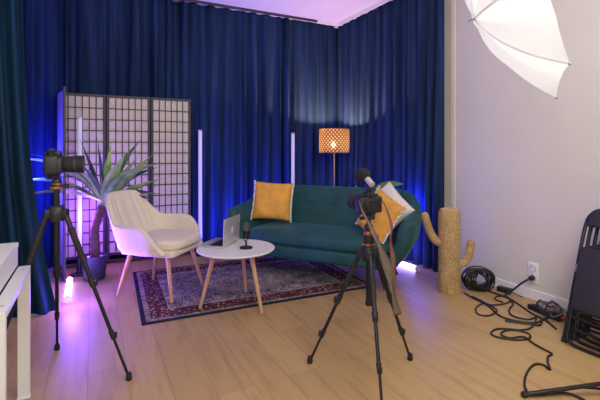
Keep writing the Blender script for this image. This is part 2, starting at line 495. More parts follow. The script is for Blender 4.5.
# ------------------------------------------------------------------ folding screen
scr = thing('folding_screen', 'dark wooden folding screen with rice paper panes standing before left back curtain', 'screen')
PW, PH = .442, 1.78
def panel(p0, p1, cols=6, nrows=14):
    p0 = Vector((*p0, 0)); p1 = Vector((*p1, 0)); d = (p1 - p0); w = d.length - .006
    rz = math.atan2(d.y, d.x)
    fr = MB()
    t = .022; st = .026
    for x in (st / 2, w - st / 2): fr.box((x, 0, PH / 2 + .01), (st, t, PH - .02), bevel=.002, seg=1)
    for z in (PH - .014, .10, .03): fr.box((w / 2, 0, z), (w - 2 * st, t * .9, .026), bevel=.002, seg=1)
    o = fr.build('screen_panel', 'screen_wood', scr, smooth=False)
    o.location = p0; o.rotation_euler = (0, 0, rz)
    la = MB(); iw = w - 2 * st; z0 = .113; z1 = PH - .027
    for k in range(1, cols): la.box((st + iw * k / cols, 0, (z0 + z1) / 2), (.009, .012, z1 - z0))
    for k in range(1, nrows): la.box((w / 2, -.0005, z0 + (z1 - z0) * k / nrows), (iw, .0125, .009))
    la.build('lattice', 'screen_wood', o, smooth=False)
    MB().box((w / 2, .0075, (z0 + z1) / 2), (iw, .001, z1 - z0)).build('rice_paper', 'paper', o, smooth=False)
H0 = (-3.325, .085)
panel((-3.243, -.365), (-3.322, .066), 6)
panel(H0, (-2.885, .10)); panel((-2.884, .10), (-2.445, .08)); panel((-2.444, .08), (-2.004, .10))

# ------------------------------------------------------------------ light tubes
def light_tube_parts(root, L, r=.021, mat='tube_dim', stand=True):
    b = .19 if stand else 0
    MB().lathe([(0, b + .025), (r, b + .025), (r, L - .02), (0, L - .02)], seg=20).build('diffuser_tube', mat, root)
    MB().lathe([(0, L - .022), (r * 1.05, L - .022), (r * 1.05, L - .003), (r * .9, L), (0, L)], seg=20).build('end_cap', 'cap_grey', root)
    MB().lathe([(0, b), (r * 1.08, b), (r * 1.08, b + .03), (0, b + .03)], seg=20).build('end_cap', 'cap_grey', root)
    if stand:
        MB().lathe([(0, 0), (.085, 0), (.085, .012), (.03, .018), (.027, .19), (0, .19)], seg=24).build('stand_base', 'black', root)
G = 'light tubes around the set'
def standing(x, y, L, label):
    t = thing('light_tube', label, 'light tube', (x, y, 0), 0, G); light_tube_parts(t, L); return t
standing(-3.125, -.19, 1.52, 'pale upright light tube in front of the folding screen, behind potted plant')
standing(-1.915, .035, 1.43, 'pale upright light tube between folding screen and sofa, behind armchair')
standing(-.834, -.171, 1.41, 'pale upright light tube behind the sofa back, left of floor lamp')
def lying(p0, p1, label):
    p0 = Vector(p0); p1 = Vector(p1); L = (p1 - p0).length
    t = thing('light_tube', label, 'light tube', p0, 0, G)
    t.rotation_mode = 'QUATERNION'; t.rotation_quaternion = (p1 - p0).to_track_quat('Z', 'Y')
    light_tube_parts(t, L, .024, 'tube_on', False)
    return t
lying((-3.195, -.99, .027), (-3.20, -.40, .027), 'glowing violet light tube lying on floor behind the left tripod')
lying((-.150, -1.60, .027), (-.215, -.72, .027), 'glowing violet light tube lying on floor behind the sofa, beside cactus')

# ------------------------------------------------------------------ potted dracaena
pl = thing('potted_dracaena', 'potted plant with long strap leaves on a brown trunk before folding screen', 'plant', (-3.0, -.40, 0))
MB().lathe([(0, 0), (.088, 0), (.092, .01), (.112, .205), (.116, .21), (.116, .222), (.105, .222), (.10, .19), (0, .19)], seg=36).build('pot', 'pot', pl)
rnd = random.Random(5); pb = MB()
for k in range(60):
    a = rnd.uniform(0, 6.28); rr = .095 * math.sqrt(rnd.random())
    s = rnd.uniform(.008, .014); pb.ball((rr * math.cos(a), rr * math.sin(a), .196), (s, s * .8, s * .7), 7, 5)
pb.build('pebbles', 'pebble', pl)['kind'] = 'stuff'
tp = [(0, 0, .18), (.008, 0, .30), (.0, .004, .45), (.035, -.015, .58), (.065, -.03, .68)]
prof = spline(tp, 6)
MB().tube(prof, [.044 + .004 * math.sin(i * 2.1) - .008 * i / len(prof) for i in range(len(prof))], 14).build('trunk', 'trunk', pl)
def strap_leaf(mb, base, az, elev, length, width, droop, roll=0, n=14):
    d = Vector((math.cos(az) * math.cos(elev), math.sin(az) * math.cos(elev), math.sin(elev)))
    p = Vector(base); rows = []
    side = Matrix.Rotation(roll, 3, d) @ Vector((-math.sin(az), math.cos(az), 0))
    for i in range(n + 1):
        f = i / n
        w = width * min(1, .45 + 2.2 * f) * (1 - smoothstep(.45, 1.0, f) * .97)
        side = (side - d * side.dot(d)).normalized()
        up = side.cross(d).normalized()
        if up.z < 0: up = -up
        rows.append([p - side * w + up * w * .35, p - side * w * .5 + up * w * .1, p, p + side * w * .5 + up * w * .1, p + side * w + up * w * .35])
        p = p + d * (length / n)
        d = (d + Vector((0, 0, -1)) * (droop / n)).normalized()
    mb.grid(rows)
# azimuths are measured in the room; -27 deg is "right" seen from the front
lv = MB(); ld = MB(); top = Vector((.065, -.03, .68))
leafs = [   # sideways direction, lean towards the viewer, elevation, length, half width, droop, dark, roll
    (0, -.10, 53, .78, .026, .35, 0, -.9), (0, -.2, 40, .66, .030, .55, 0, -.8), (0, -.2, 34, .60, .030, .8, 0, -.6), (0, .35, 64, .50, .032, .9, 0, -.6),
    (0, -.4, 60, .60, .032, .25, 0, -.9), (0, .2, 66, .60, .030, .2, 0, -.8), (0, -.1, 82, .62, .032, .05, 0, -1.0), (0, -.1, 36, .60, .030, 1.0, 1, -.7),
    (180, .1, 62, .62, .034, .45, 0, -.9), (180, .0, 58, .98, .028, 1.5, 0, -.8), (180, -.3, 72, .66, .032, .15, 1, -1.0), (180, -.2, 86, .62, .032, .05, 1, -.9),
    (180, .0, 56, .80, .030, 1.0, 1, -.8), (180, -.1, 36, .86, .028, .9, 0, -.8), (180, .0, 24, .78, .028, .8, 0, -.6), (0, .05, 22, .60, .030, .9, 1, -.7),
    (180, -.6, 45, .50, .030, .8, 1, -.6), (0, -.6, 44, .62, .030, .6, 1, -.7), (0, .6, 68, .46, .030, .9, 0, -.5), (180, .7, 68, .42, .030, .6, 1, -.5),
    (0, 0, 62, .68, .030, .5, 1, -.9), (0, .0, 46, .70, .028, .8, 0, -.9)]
for k, (a, tw, el, ln, wd, dr, dk, rl) in enumerate(leafs):
    sx = 1 if a == 0 else -1
    vec = Vector((.892, -.4525, 0)) * sx + Vector((-.4525, -.892, 0)) * (tw * .65 + .14)
    az = math.atan2(vec.y, vec.x)
    strap_leaf(ld if dk else lv, top + Vector((0, 0, -.05 + .006 * k)), az, R(el), ln, wd * 1.25, dr, rl * (1 if a == 0 else -1))
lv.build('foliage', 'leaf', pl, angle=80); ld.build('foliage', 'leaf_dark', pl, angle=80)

# ------------------------------------------------------------------ armchair
ch = thing('armchair', 'cream upholstered armchair with wooden legs beside the coffee table', 'armchair', (-2.506, -1.03, .009), R(47))
def shell_point(phi, f, off=0):
    """phi 0 = back centre, +-1 = arm fronts; f 0 bottom .. 1 rim"""
    a = abs(phi); sg = 1 if phi >= 0 else -1
    ang = a * R(128)
    sx = math.sin(ang); cy = math.cos(ang)
    x = .315 * sg * abs(sx) ** .72
    y = .26 * math.copysign(abs(cy) ** .72, cy) if cy > 0 else -.30 * (abs(cy) ** .8) * 1.05
    if a > .72: x = sg * (.315 - .075 * smoothstep(.80, 1.05, a) ** 1.5)
    top = .600 + .220 * (1 - smoothstep(.20, .50, a)) - .215 * smoothstep(.70, 1.02, a) ** 1.5 + .015 * math.cos(a * 6) * (a < .25)
    bot = .355 + .015 * smoothstep(.7, 1, a)
    z = bot + (top - bot) * f
    h = (z - .36)
    back = 1 - smoothstep(.25, .6, a)
    tuck = -.105 * (1 - smoothstep(0, .30, f)) ** 1.5
    o = off + tuck + .03 * f
    nx, ny = sg * abs(sx), cy
    ln = math.hypot(nx, ny) or 1
    x += nx / ln * o; y += ny / ln * o + back * .26 * max(0, h) - .06 * back * (1 - f)
    if a < .38:
        g = .5 + .5 * math.cos(phi * 2 * PI / .105)
        y += .010 * g ** 3 * smoothstep(.15, .4, f) * (1 - smoothstep(.8, 1, f)) * (1 - smoothstep(.3, .38, a))
    taper = 1 - .10 * back * smoothstep(.45, 1, f)
    return (x * taper, y, z)
mb = MB(); rows = []
for j in range(19):
    f = j / 18
    rows.append([shell_point(-1 + 2 * i / 120, f) for i in range(121)])
mb.grid(rows)
sh = mb.build('shell', 'boucle', ch, solid=.044, off=0, sub=1, angle=180)
# seat pan closing the underside
mb = MB()
mb.box((0, -.035, .372), (.47, .50, .055), bevel=.026, seg=4); mb.build('seat_pan', 'boucle', ch)
def cushion_mesh(w, d, h, n=22, corner=3.5, crown=.35):
    """soft rectangular seat cushion"""
    mb = MB(); rows = []
    for j in range(n + 1):
        th = -PI / 2 + PI * j / n
        cz = math.copysign(abs(math.sin(th)) ** .55, math.sin(th)); cr = abs(math.cos(th)) ** .3 if abs(math.cos(th)) > 1e-6 else 0
        row = []
        for i in range(48):
            a = 2 * PI * i / 48
            c, s = math.cos(a), math.sin(a)
            k = (abs(c) ** corner + abs(s) ** corner) ** (-1 / corner)
            x, y = c * k * cr, s * k * cr
            rr = max(abs(x), abs(y))
            row.append((x * w / 2, y * d / 2, cz * h / 2 * (1 + crown * (1 - rr ** 2))))
        rows.append(row)
    mb.grid(rows, True); return mb
sc = cushion_mesh(.50, .53, .085).build('seat_cushion', 'boucle', ch, angle=180); sc.location = (0, -.05, .435)
for sx, sy in ((-1, -1), (1, -1), (-1, 1), (1, 1)):
    l = MB(); l.cyl((sx * .17, -.02 + sy * .17, .365), (sx * .235, -.02 + sy * (.255 if sy > 0 else .25), .0045), .019, .0125, 16)
    l.build('leg', 'leg_wood', ch)

# ------------------------------------------------------------------ coffee table
ct = thing('coffee_table', 'round white coffee table on three tapered wooden legs standing on the rug', 'table', (-2.028, -1.624, .009))
MB().lathe([(0, .412), (.255, .412), (.288, .422), (.298, .431), (.298, .436), (.294, .440), (0, .440)], seg=64).build('tabletop', 'table_top', ct)
for fx, fy in ((-.27, .036), (.111, -.261), (.161, .228)):
    l = MB(); l.cyl((fx * .60, fy * .60, .413), (fx, fy, .003), .018, .012, 16); l.build('leg', 'leg_wood', ct)

# ------------------------------------------------------------------ laptop
lt = thing('laptop', 'open silver laptop turned towards armchair on the white coffee table', 'laptop', (-2.035, -1.515, .450), R(-132))
base = MB().box((0, -.105, .007), (.30, .21, .013), bevel=.004).build('laptop_base', 'silver', lt)
kb = MB().box((0, -.075, .0137), (.265, .105, .0015))
for r_ in range(5):
    for c_ in range(13): kb.box((-.121 + c_ * .0201, -.036 - r_ * .0195, .0150), (.0165, .0160, .0016), bevel=.0006, seg=1)
kb.build('keyboard', 'keys', base, smooth=False)
MB().box((0, -.167, .0138), (.10, .055, .001), bevel=.0003, seg=1).build('trackpad', 'silver', base)
rl = Matrix.Rotation(R(-10), 4, 'X')
lid = MB().box((0, 0, .108), (.30, .007, .205), bevel=.003); lido = lid.build('laptop_lid', 'silver', lt)
lido.location = (0, .004, .010); lido.rotation_euler = (R(-2), 0, 0)
MB().box((0, -.0037, .108), (.285, .0012, .188)).build('display', 'display', lido, smooth=False)
em = MB(); pts = []
for k in range(28):
    a = 2 * PI * k / 28
    pts.append((.021 * math.cos(a) * (1 - .12 * (math.sin(a) < -.6)), .0037, .108 + .025 * math.sin(a) - .004 * math.exp(-((a - PI / 2) / .3) ** 2)))
em.poly(pts); em.poly([(.002 + .011 * (1 - k / 5) * math.sin(k / 5 * PI) * 1.2, .0037, .134 + .013 * k / 5) for k in range(6)] + [(-.002, .0037, .14)])
em.build('emblem', 'bare', lido, smooth=False)

# ------------------------------------------------------------------ desktop microphone
mc = thing('microphone', 'black desktop microphone on round foot on the coffee table', 'microphone', (-1.97, -1.69, .450), R(30))
MB().lathe([(0, 0), (.048, 0), (.050, .004), (.048, .010), (.012, .014), (0, .014)], seg=32).build('microphone_foot', 'matte_black', mc)
y_ = MB(); y_.cyl((0, 0, .012), (0, 0, .062), .008, .007, 12)
y_.tube(spline([(-.034, 0, .13), (-.033, 0, .085), (-.02, 0, .064), (0, 0, .06), (.02, 0, .064), (.033, 0, .085), (.034, 0, .13)], 6), .0035, 8)
y_.build('yoke', 'black', mc)
MB().lathe([(0, .082), (.022, .084), (.027, .092), (.027, .135), (.0, .135)], seg=24).build('microphone_body', 'black_metal', mc)
MB().lathe([(.0, .135), (.0275, .136), (.0275, .172), (.022, .190), (.010, .199), (0, .201)], seg=24).build('microphone_grille', 'chrome', mc).data.materials[0] = simple('dark_grille', (.10, .10, .10), .5, metal=.6, bump=1, bscale=700)

# ------------------------------------------------------------------ sofa
SO = Vector((-1.026, -1.229, 0)); SRZ = math.atan2(-.79, .613)
so = thing('sofa', 'dark green velvet sofa with buttoned back standing across the corner', 'sofa', SO, SRZ)
def sofa_path(t):
    """t -1..1: left arm front -> back -> right arm front, centre line of the upholstered wrap"""
    hx, yb, yf, rc = .785, .325, -.275, .26
    segs = [(yb - rc - yf), rc * PI / 2, 2 * (hx - rc), rc * PI / 2, (yb - rc - yf)]
    tot = sum(segs); s = (t + 1) / 2 * tot
    if s < segs[0]: return Vector((-hx, yf + s, 0)), Vector((-1, 0, 0))
    s -= segs[0]
    if s < segs[1]:
        a = s / rc; return Vector((-hx + rc - rc * math.cos(a), yb - rc + rc * math.sin(a), 0)), Vector((-math.cos(a), math.sin(a), 0))
    s -= segs[1]
    if s < segs[2]: return Vector((-hx + rc + s, yb, 0)), Vector((0, 1, 0))
    s -= segs[2]
    if s < segs[3]:
        a = s / rc; return Vector((hx - rc + rc * math.sin(a), yb - rc + rc * math.cos(a), 0)), Vector((math.sin(a), math.cos(a), 0))
    s -= segs[3]
    return Vector((hx, yb - rc - s, 0)), Vector((1, 0, 0))
def wrap(t0, t1, n, cap0, cap1):
    mb = MB(); rows = []
    cols = [t0 + (t1 - t0) * i / n for i in range(n + 1)]
    extra = []
    for i, t in enumerate(cols): extra.append((t, 1.0))
    seq = extra
    def ring(t, k):
        p, nrm = sofa_path(t)
        a = abs(t)
        top = .815 - .17 * smoothstep(.50, .80, a) - .02 * smoothstep(.8, 1, a)
        bot = .175 + .02 * smoothstep(.5, 1, a)
        th = .068 * k
        out = []
        m = 28
        for j in range(m):
            b = 2 * PI * j / m
            # rounded slab cross-section
            cx = math.copysign(abs(math.cos(b)) ** .7, math.cos(b)); cz = math.copysign(abs(math.sin(b)) ** .38, math.sin(b))
            z = (top + bot) / 2 + cz * (top - bot) / 2 * (1 if k == 1 else (.8 + .2 * k))
            f = (z - bot) / (top - bot)
            lean = .08 * max(0, f) - .085 * (1 - smoothstep(0, .5, f))
            out.append(p + nrm * (cx * th + lean) + Vector((0, 0, z)))
        return out
    def endcap(t, sign, open_end):
        res = []
        for k, e in ((.35, .050), (.70, .038), (.92, .018)):
            r = ring(t, k); dirv = Vector((0, -1, 0))
            res.append([v + dirv * e for v in r])
        return res
    if cap0: rows += endcap(t0, -1, True)
    rows += [ring(t, 1) for t in cols]
    if cap1: rows += endcap(t1, 1, True)[::-1]
    mb.grid(rows, True)
    mb.bm.verts.ensure_lookup_table()
    m = 28
    vs = list(mb.bm.verts)
    mb.bm.faces.new(vs[:m]); mb.bm.faces.new(vs[-m:][::-1])
    return mb
wrap(-.535, .535, 64, False, False).build('backrest', 'sofa', so, angle=60)
wrap(-1, -.54, 26, True, False).build('armrest', 'sofa', so, angle=60)
wrap(.54, 1, 26, False, True).build('armrest', 'sofa', so, angle=60)
MB().box((0, -.03, .255), (1.50, .60, .125), bevel=.035, seg=4).build('sofa_base', 'sofa', so)
sc2 = cushion_mesh(1.46, .60, .13, corner=9, crown=.22).build('seat_cushion', 'sofa', so, angle=180); sc2.location = (0, -.04, .372)
for k in range(5):
    x = -.5 + k * .25
    p = Vector((x, .282, .665))
    MB().ball(p, (.021, .012, .021), 14, 8).build('button', 'sofa', so)
for sx in (-1, 1):
    for sy in (-1, 1):
        MB().cyl((sx * .60, sy * .19, .20), (sx * .665, sy * .245, .0145), .021, .012, 14).build('leg', 'dark_leg', so)

# ------------------------------------------------------------------ cushions on the sofa
def pillow(size, thick, n=26):
    mb = MB(); top = []; bot = []
    for j in range(n + 1):
        rt = []; rb = []
        for i in range(n + 1):
            u = -1 + 2 * i / n; v = -1 + 2 * j / n
            pin = 1 - .07 * (1 - abs(u) ** 2) * abs(v) ** 4 * 0 - .06 * ((1 - u * u) * (v * v) ** 2)
            pin2 = 1 - .06 * ((1 - v * v) * (u * u) ** 2)
            x = u * size / 2 * pin2; z = v * size / 2 * pin
            h = thick / 2 * ((1 - u ** 4) * (1 - v ** 4)) ** .6 * (1 + .08 * math.sin(5 * u + 3 * v))
            rt.append((x, -h, z)); rb.append((x, h + .0005, z))
        top.append(rt); bot.append(rb)
    mb.grid(top); mb.grid(bot)
    bmesh.ops.remove_doubles(mb.bm, verts=mb.bm.verts, dist=.001)
    return mb
def local(x, y, z): 
    v = Matrix.Rotation(SRZ, 4, 'Z') @ Vector((x, y, z)); return SO + v
def place(o, loc, rx, ry, rz):
    o.location = loc; o.rotation_euler = (rx, ry, rz)
def pompoms(parent, size, sides):
    for sx in sides:
        mb = MB(); rnd = random.Random(int(sx * 10 + 50))
        for k in range(17):
            v = -1 + 2 * k / 16
            mb.ball((sx * (size / 2 * (1 - .06 * (1 - v * v)) + .008), rnd.uniform(-.004, .004), v * size / 2), .0125, 8, 6)
        mb.build('pompom_trim', 'pom', parent)
GC = 'cushions on the green sofa'
c1 = thing('cushion', 'square mustard yellow cushion with white pompom edges on left sofa end', 'cushion', group=GC)
pillow(.40, .14).build('cushion_cover', 'mustard', c1, angle=180); pompoms(c1, .40, (-1, 1))
place(c1, local(-.590, .06, .668), R(-17), R(3), SRZ + R(20))
c2 = thing('cushion', 'mustard yellow cushion behind the front camera, leaning on right sofa arm', 'cushion', group=GC)
pillow(.40, .14).build('cushion_cover', 'mustard', c2, angle=180); pompoms(c2, .40, (-1, 1))
place(c2, local(.595, -.15, .622), R(-24), R(20), SRZ + R(-42))
c3 = thing('cushion', 'cream knitted cushion propped between right sofa arm and mustard cushion', 'cushion', group=GC)
pillow(.40, .13).build('cushion_cover', 'knit', c3, angle=180)
place(c3, local(.60, .06, .650), R(-30), R(36), SRZ + R(-34))

# ------------------------------------------------------------------ floor lamp
fl = thing('floor_lamp', 'floor lamp with perforated bronze drum shade glowing behind the sofa', 'lamp', (-.30, -.26, 0))
MB().lathe([(0, 0), (.14, 0), (.14, .012), (.13, .02), (.02, .028), (0, .028)], seg=40).build('lamp_base', 'brass', fl)
MB().cyl((0, 0, .02), (0, 0, 1.18), .011, .011, 16).build('pole', 'brass', fl)
mb = MB(); prof = [(.190, 1.165), (.190, 1.465)]
rows = [[(r * math.cos(2 * PI * k / 64), r * math.sin(2 * PI * k / 64), z) for k in range(65)] for r, z in prof]
mb.grid(rows)
shd = mb.build('lamp_shade', 'shade', fl, angle=180)
uvl = shd.data.uv_layers.new(name='UVMap')
for lp in shd.data.loops:
    co = shd.data.vertices[lp.vertex_index].co
    i = lp.vertex_index % 65
    uvl.data[lp.index].uv = (i / 64, (co.z - 1.165) / .30)
for z in (1.165, 1.465):
    rim = MB().tube([(.191 * math.cos(2 * PI * k / 48), .191 * math.sin(2 * PI * k / 48), z) for k in range(48)], .004, 8, True)
    if z < 1.3:
        for a in (0, 2.09, 4.19): rim.cyl((0, 0, 1.172), (.191 * math.cos(a), .191 * math.sin(a), 1.165), .0025, seg=6)
    rim.build('shade_ring', 'dark_leg', fl)
MB().lathe([(0, 1.18), (.02, 1.18), (.02, 1.225), (0, 1.225)], seg=16).build('bulb_socket', 'brass', fl)
MB().ball((0, 0, 1.268), (.034, .034, .042), 20, 14).build('bulb', 'bulb', fl)

# ------------------------------------------------------------------ leafy plant behind sofa
lp = thing('potted_plant', 'green broad leafed plant peeking over the sofa behind the cream cushion', 'plant', (-.40, -.95, 0))
MB().lathe([(0, 0), (.10, 0), (.125, .22), (.13, .235), (.12, .235), (.115, .2), (0, .2)], seg=32).build('pot', 'pot', lp)
def broad_leaf(mb, p0, p1, w, sag=.05, n=14, roll=0):
    p0 = Vector(p0); p1 = Vector(p1); d = p1 - p0; side = Matrix.Rotation(roll, 3, d.normalized()) @ d.cross(Vector((0, 0, 1))).normalized(); rows = []
    for i in range(n + 1):
        f = i / n; ww = w * math.sin(PI * min(1, f * .97 + .03)) ** .8 * (1 - .25 * f)
        c = p0 + d * f + Vector((0, 0, sag * 4 * f * (1 - f)))
        rows.append([c - side * ww + Vector((0, 0, ww * .3)), c - side * ww * .5 + Vector((0, 0, ww * .1)), c, c + side * ww * .5 + Vector((0, 0, ww * .1)), c + side * ww + Vector((0, 0, ww * .3))])
    mb.grid(rows)
st = MB(); lf = MB()
for (x, y, z), (x2, y2, z2), w in (((.04, -.14, .75), (.225, -.46, .85), .055), ((-.05, .03, .5), (-.22, .18, .62), .055), ((.04, .08, .55), (.15, .26, .68), .055), ((-.06, -.03, .45), (-.02, -.2, .55), .05), ((.0, .02, .6), (.02, .1, .8), .05)):
    st.tube(spline([(0, 0, .19), (x * .4, y * .4, z * .65), (x, y, z)], 6), .006, 8)
    broad_leaf(lf, (x, y, z), (x2, y2, z2), w, sag=.02, roll=R(50) if z > .7 else 0)
st.build('stem', 'leaf_dark', lp); lf.build('foliage', 'leaf2', lp, angle=80)

# ------------------------------------------------------------------ tripods
def tripod(root, apex_h, feet, col_len, rise, lift=0, r=.0128):
    """feet in local xy; apex_h = height of the leg crown; rise = height of the head plate"""
    cr = MB(); cr.lathe([(0, apex_h - .045), (.034, apex_h - .045), (.040, apex_h - .02), (.040, apex_h + .02), (.028, apex_h + .035), (0, apex_h + .035)], seg=24)
    for fx, fy in feet:
        d = Vector((fx, fy, 0)).normalized()
        cr.box(d * .042 + Vector((0, 0, apex_h - .005)), (.032, .034, .045), rot=math.atan2(d.y, d.x), bevel=.004)
    cr.build('crown', 'black', root)
    MB().cyl((0, 0, apex_h - col_len), (0, 0, apex_h + .05 + lift), .0145, seg=18).lathe([(0, apex_h - col_len - .02), (.017, apex_h - col_len - .02), (.018, apex_h - col_len), (0, apex_h - col_len)], seg=18).build('center_column', 'tube_grey', root)
    for fx, fy in feet:
        d = Vector((fx, fy, 0)).normalized()
        a = d * .046 + Vector((0, 0, apex_h - .01)); b = Vector((fx, fy, .012))
        k1 = a.lerp(b, .42); k2 = a.lerp(b, .74)
        leg = MB().cyl(a, k1, r, r * .95, 16).build('leg', 'tube_grey', root)
        MB().cyl(a.lerp(b, .08), a.lerp(b, .30), r * 1.22, r * 1.22, 16).build('foam_grip', 'matte_black', leg)
        MB().cyl(k1, k2, r * .75, r * .75, 14).cyl(k2, b, r * .55, r * .55, 12).build('lower_leg', 'tube_grey', leg)
        for q, rr in ((k1, r * 1.3), (k2, r * 1.05)):
            lk = MB(); dd = (b - a).normalized(); lk.cyl(q - dd * .025, q + dd * .02, rr, rr * .9, 14)
            lk.box(q + d * rr, (.016, .022, .03), rot=math.atan2(d.y, d.x), bevel=.003)
            lk.build('leg_lock', 'black', leg)
        MB().lathe([(0, 0), (.013, 0), (.016, .008), (.014, .03), (.009, .04), (0, .04)], (fx, fy, 0), 14).build('rubber_foot', 'matte_black', leg)
    z = apex_h + .035 + lift
    h = rise - z
    MB().lathe([(0, z), (.030, z), (.032, z + .02), (.030, z + h * .35), (.022, z + h * .38), (0, z + h * .38)], seg=24).build('head_base', 'black', root)
    MB().lathe([(.0, z + h * .36), (.026, z + h * .36), (.028, z + h * .42), (.026, z + h * .48), (0, z + h * .48)], seg=24).build('copper_ring', 'copper', root)
    MB().lathe([(0, z + .004), (.034, z + .004), (.034, z + .014), (0, z + .014)], seg=24).build('copper_ring', 'copper', root)
    MB().ball((0, 0, z + h * .60), .024, 18, 12).cyl((0, 0, z + h * .6), (0, 0, z + h * .9), .012, seg=14).box((0, 0, z + h * .93), (.05, .05, h * .13), bevel=.004).build('ball_head', 'black', root)
    MB().cyl((.03, 0, z + h * .25), (.058, 0, z + h * .25), .009, .011, 12).build('clamp_knob', 'black', root)
    MB().cyl((-.026, .012, z + h * .9), (-.045, .02, z + h * .9), .009, seg=12).build('clamp_knob', 'black', root)

def camera_body(root, lens_len=.10, lens_r=.036, hood=False):
    """local: lens points to -y, base at z=0, screen on the +y side"""
    MB().box((0, 0, .040), (.128, .052, .078), bevel=.009, seg=3).box((0, -.004, .085), (.045, .048, .026), bevel=.009, seg=2).box((-.045, -.022, .036), (.030, .036, .070), bevel=.011, seg=3).build('camera_body', 'black', root)
    MB().cyl((0, -.026, .040), (0, -.040, .040), .034, .034, 28).cyl((0, -.040, .040), (0, -.026 - lens_len * .55, .040), lens_r * .92, lens_r, 28).cyl((0, -.026 - lens_len * .55, .040), (0, -.026 - lens_len, .040), lens_r * 1.02, lens_r * 1.06, 28).build('lens', 'matte_black', root)
    MB().cyl((0, -.026 - lens_len * .58, .040), (0, -.026 - lens_len * .70, .040), lens_r * 1.09, seg=28).build('lens_ring', 'pad', root)
    MB().cyl((0, -.0265 - lens_len, .040), (0, -.0275 - lens_len, .040), lens_r * .85, seg=24).build('front_glass', 'display', root)
    s = MB().box((-.008, .028, .038), (.078, .006, .054), bevel=.002, seg=1).build('screen', 'display', root)
    MB().cyl((.048, .027, .035), (.048, .031, .035), .013, seg=18).build('control_dial', 'black_metal', root)
    MB().cyl((.048, .0, .079), (.048, 0, .089), .012, seg=18).build('control_dial', 'black_metal', root)
    MB().cyl((-.046, -.002, .079), (-.046, -.002, .087), .011, seg=18).build('control_dial', 'black_metal', root)
    MB().box((0, .0275, .087), (.026, .012, .017), bevel=.004, seg=2).build('viewfinder', 'matte_black', root)
    MB().box((0, 0, -.004), (.05, .046, .009), bevel=.002).build('mounting_plate', 'black_metal', root)

TF = (-1.715, -2.90)
GT = 'camera tripods'
tf = thing('camera_tripod', 'black tripod standing in front of sofa, holding the camera with strap', 'tripod', (*TF, 0), 0, GT)
tripod(tf, .66, [(-1.925 - TF[0], -2.635 - TF[1]), (-1.399 - TF[0], -2.865 - TF[1]), (-1.855 - TF[0], -3.195 - TF[1])], .26, .855)
TL = (-3.184, -2.19)
tl = thing('camera_tripod', 'black tripod at left beside the white desk, holding a camera pointed right', 'tripod', (*TL, 0), 0, GT)
tripod(tl, .875, [(-2.848 - TL[0], -2.358 - TL[1]), (-3.207 - TL[0], -1.816 - TL[1]), (-3.496 - TL[0], -2.295 - TL[1])], .30, 1.062, .085)

# camera on the front tripod: points towards the armchair
def face(dx, dy): return math.atan2(dy, dx) + PI / 2
cf = thing('camera', 'black mirrorless camera with strap and foam microphone on the front tripod', 'camera', (*TF, .8665), face(-.05, 1.0), 'cameras on tripods')
camera_body(cf, .095, .034); cf.scale = (1.12,) * 3
def ribbon(mb, pts, w, wdir, n=8, thin=.3):
    P = spline(pts, n); wd = Vector(wdir).normalized() * w / 2
    rows = []
    for i, p in enumerate(P):
        tw = .35 * math.sin(i * .35)
        q = Matrix.Rotation(tw, 3, 'Z') @ wd
        q = q * (thin + (1 - thin) * smoothstep(.28, .45, i / len(P)))
        rows.append([p - q, p, p + q])
    mb.grid(rows)
sb = MB(); ribbon(sb, [(.064, .012, .065), (.066, .036, .02), (.040, .062, -.05), (.012, .092, -.135), (-.020, .108, -.235), (-.040, .118, -.33), (-.064, .126, -.45)], .046, (1, .25, 0))
sb.build('camera_strap', 'strap', cf, angle=180, solid=.002)['label'] = 'grey brown webbing half of the strap'
sb = MB(); ribbon(sb, [(-.066, .012, .065), (-.078, .036, .02), (-.086, .062, -.06), (-.064, .080, -.125), (-.068, .094, -.21), (-.060, .112, -.35), (-.066, .122, -.445)], .026, (1, .3, 0), thin=.55)
sb.build('camera_strap', 'strap2', cf, angle=180, solid=.002)['label'] = 'rust coloured leather half of the strap'
mi = thing('shotgun_microphone', 'small on-camera microphone with round black foam cover, atop the front camera', 'microphone', (TF[0], TF[1], .972), face(-.05, 1.0))
MB().box((0, 0, .006), (.022, .022, .012), bevel=.002).box((0, 0, .03), (.03, .045, .04), bevel=.008).build('shock_mount', 'black', mi)
MB().cyl((0, .030, .045), (0, -.035, .090), .017, .016, 20).build('microphone_barrel', 'silver', mi)
MB().ball((0, -.050, .092), (.040, .050, .040), 20, 14).build('foam_cover', 'foam', mi)
cl = thing('camera', 'black camera with long lens pointing right on the left tripod', 'camera', (TL[0] - .012, TL[1] + .004, 1.0745), face(.96, -.12), 'cameras on tripods')
camera_body(cl, .085, .035); cl.scale = (1.25,) * 3
MB().box((-.045, 0, .10), (.02, .02, .014), bevel=.003).build('hot_shoe', 'black_metal', cl)

# ------------------------------------------------------------------ cactus scratching post
ca = thing('cactus_scratching_post', 'cactus shaped sisal scratching post with two arms standing by white wall', 'scratching post', (-.322, -2.145, 0))
MB().lathe([(0, 0), (.088, 0), (.090, .01), (.088, .3), (.089, .6), (.087, .67), (.075, .70), (.03, .712), (0, .712)], seg=40).build('trunk', 'rope', ca)
rt = Vector((.892, -.4525, 0))
for sgn, zz, reach, up, rr in ((-1, .42, .155, .25, .034), (1, .235, .165, .20, .033)):
    pts = [rt * sgn * .07 + Vector((0, 0, zz)), rt * sgn * (reach * .75) + Vector((0, 0, zz + .015)), rt * sgn * (reach * (1.02 if sgn > 0 else 1.1)) + Vector((0, 0, zz + up * .42)), rt * sgn * (reach * (1.12 if sgn > 0 else 1.38)) + Vector((0, 0, zz + up))]
    P = spline(pts, 8); n = len(P)
    MB().tube(P, [rr * (1 if i < n - 3 else (.97, .85, .55)[i - n + 3]) for i in range(n)], 20).build('arm', 'rope', ca)

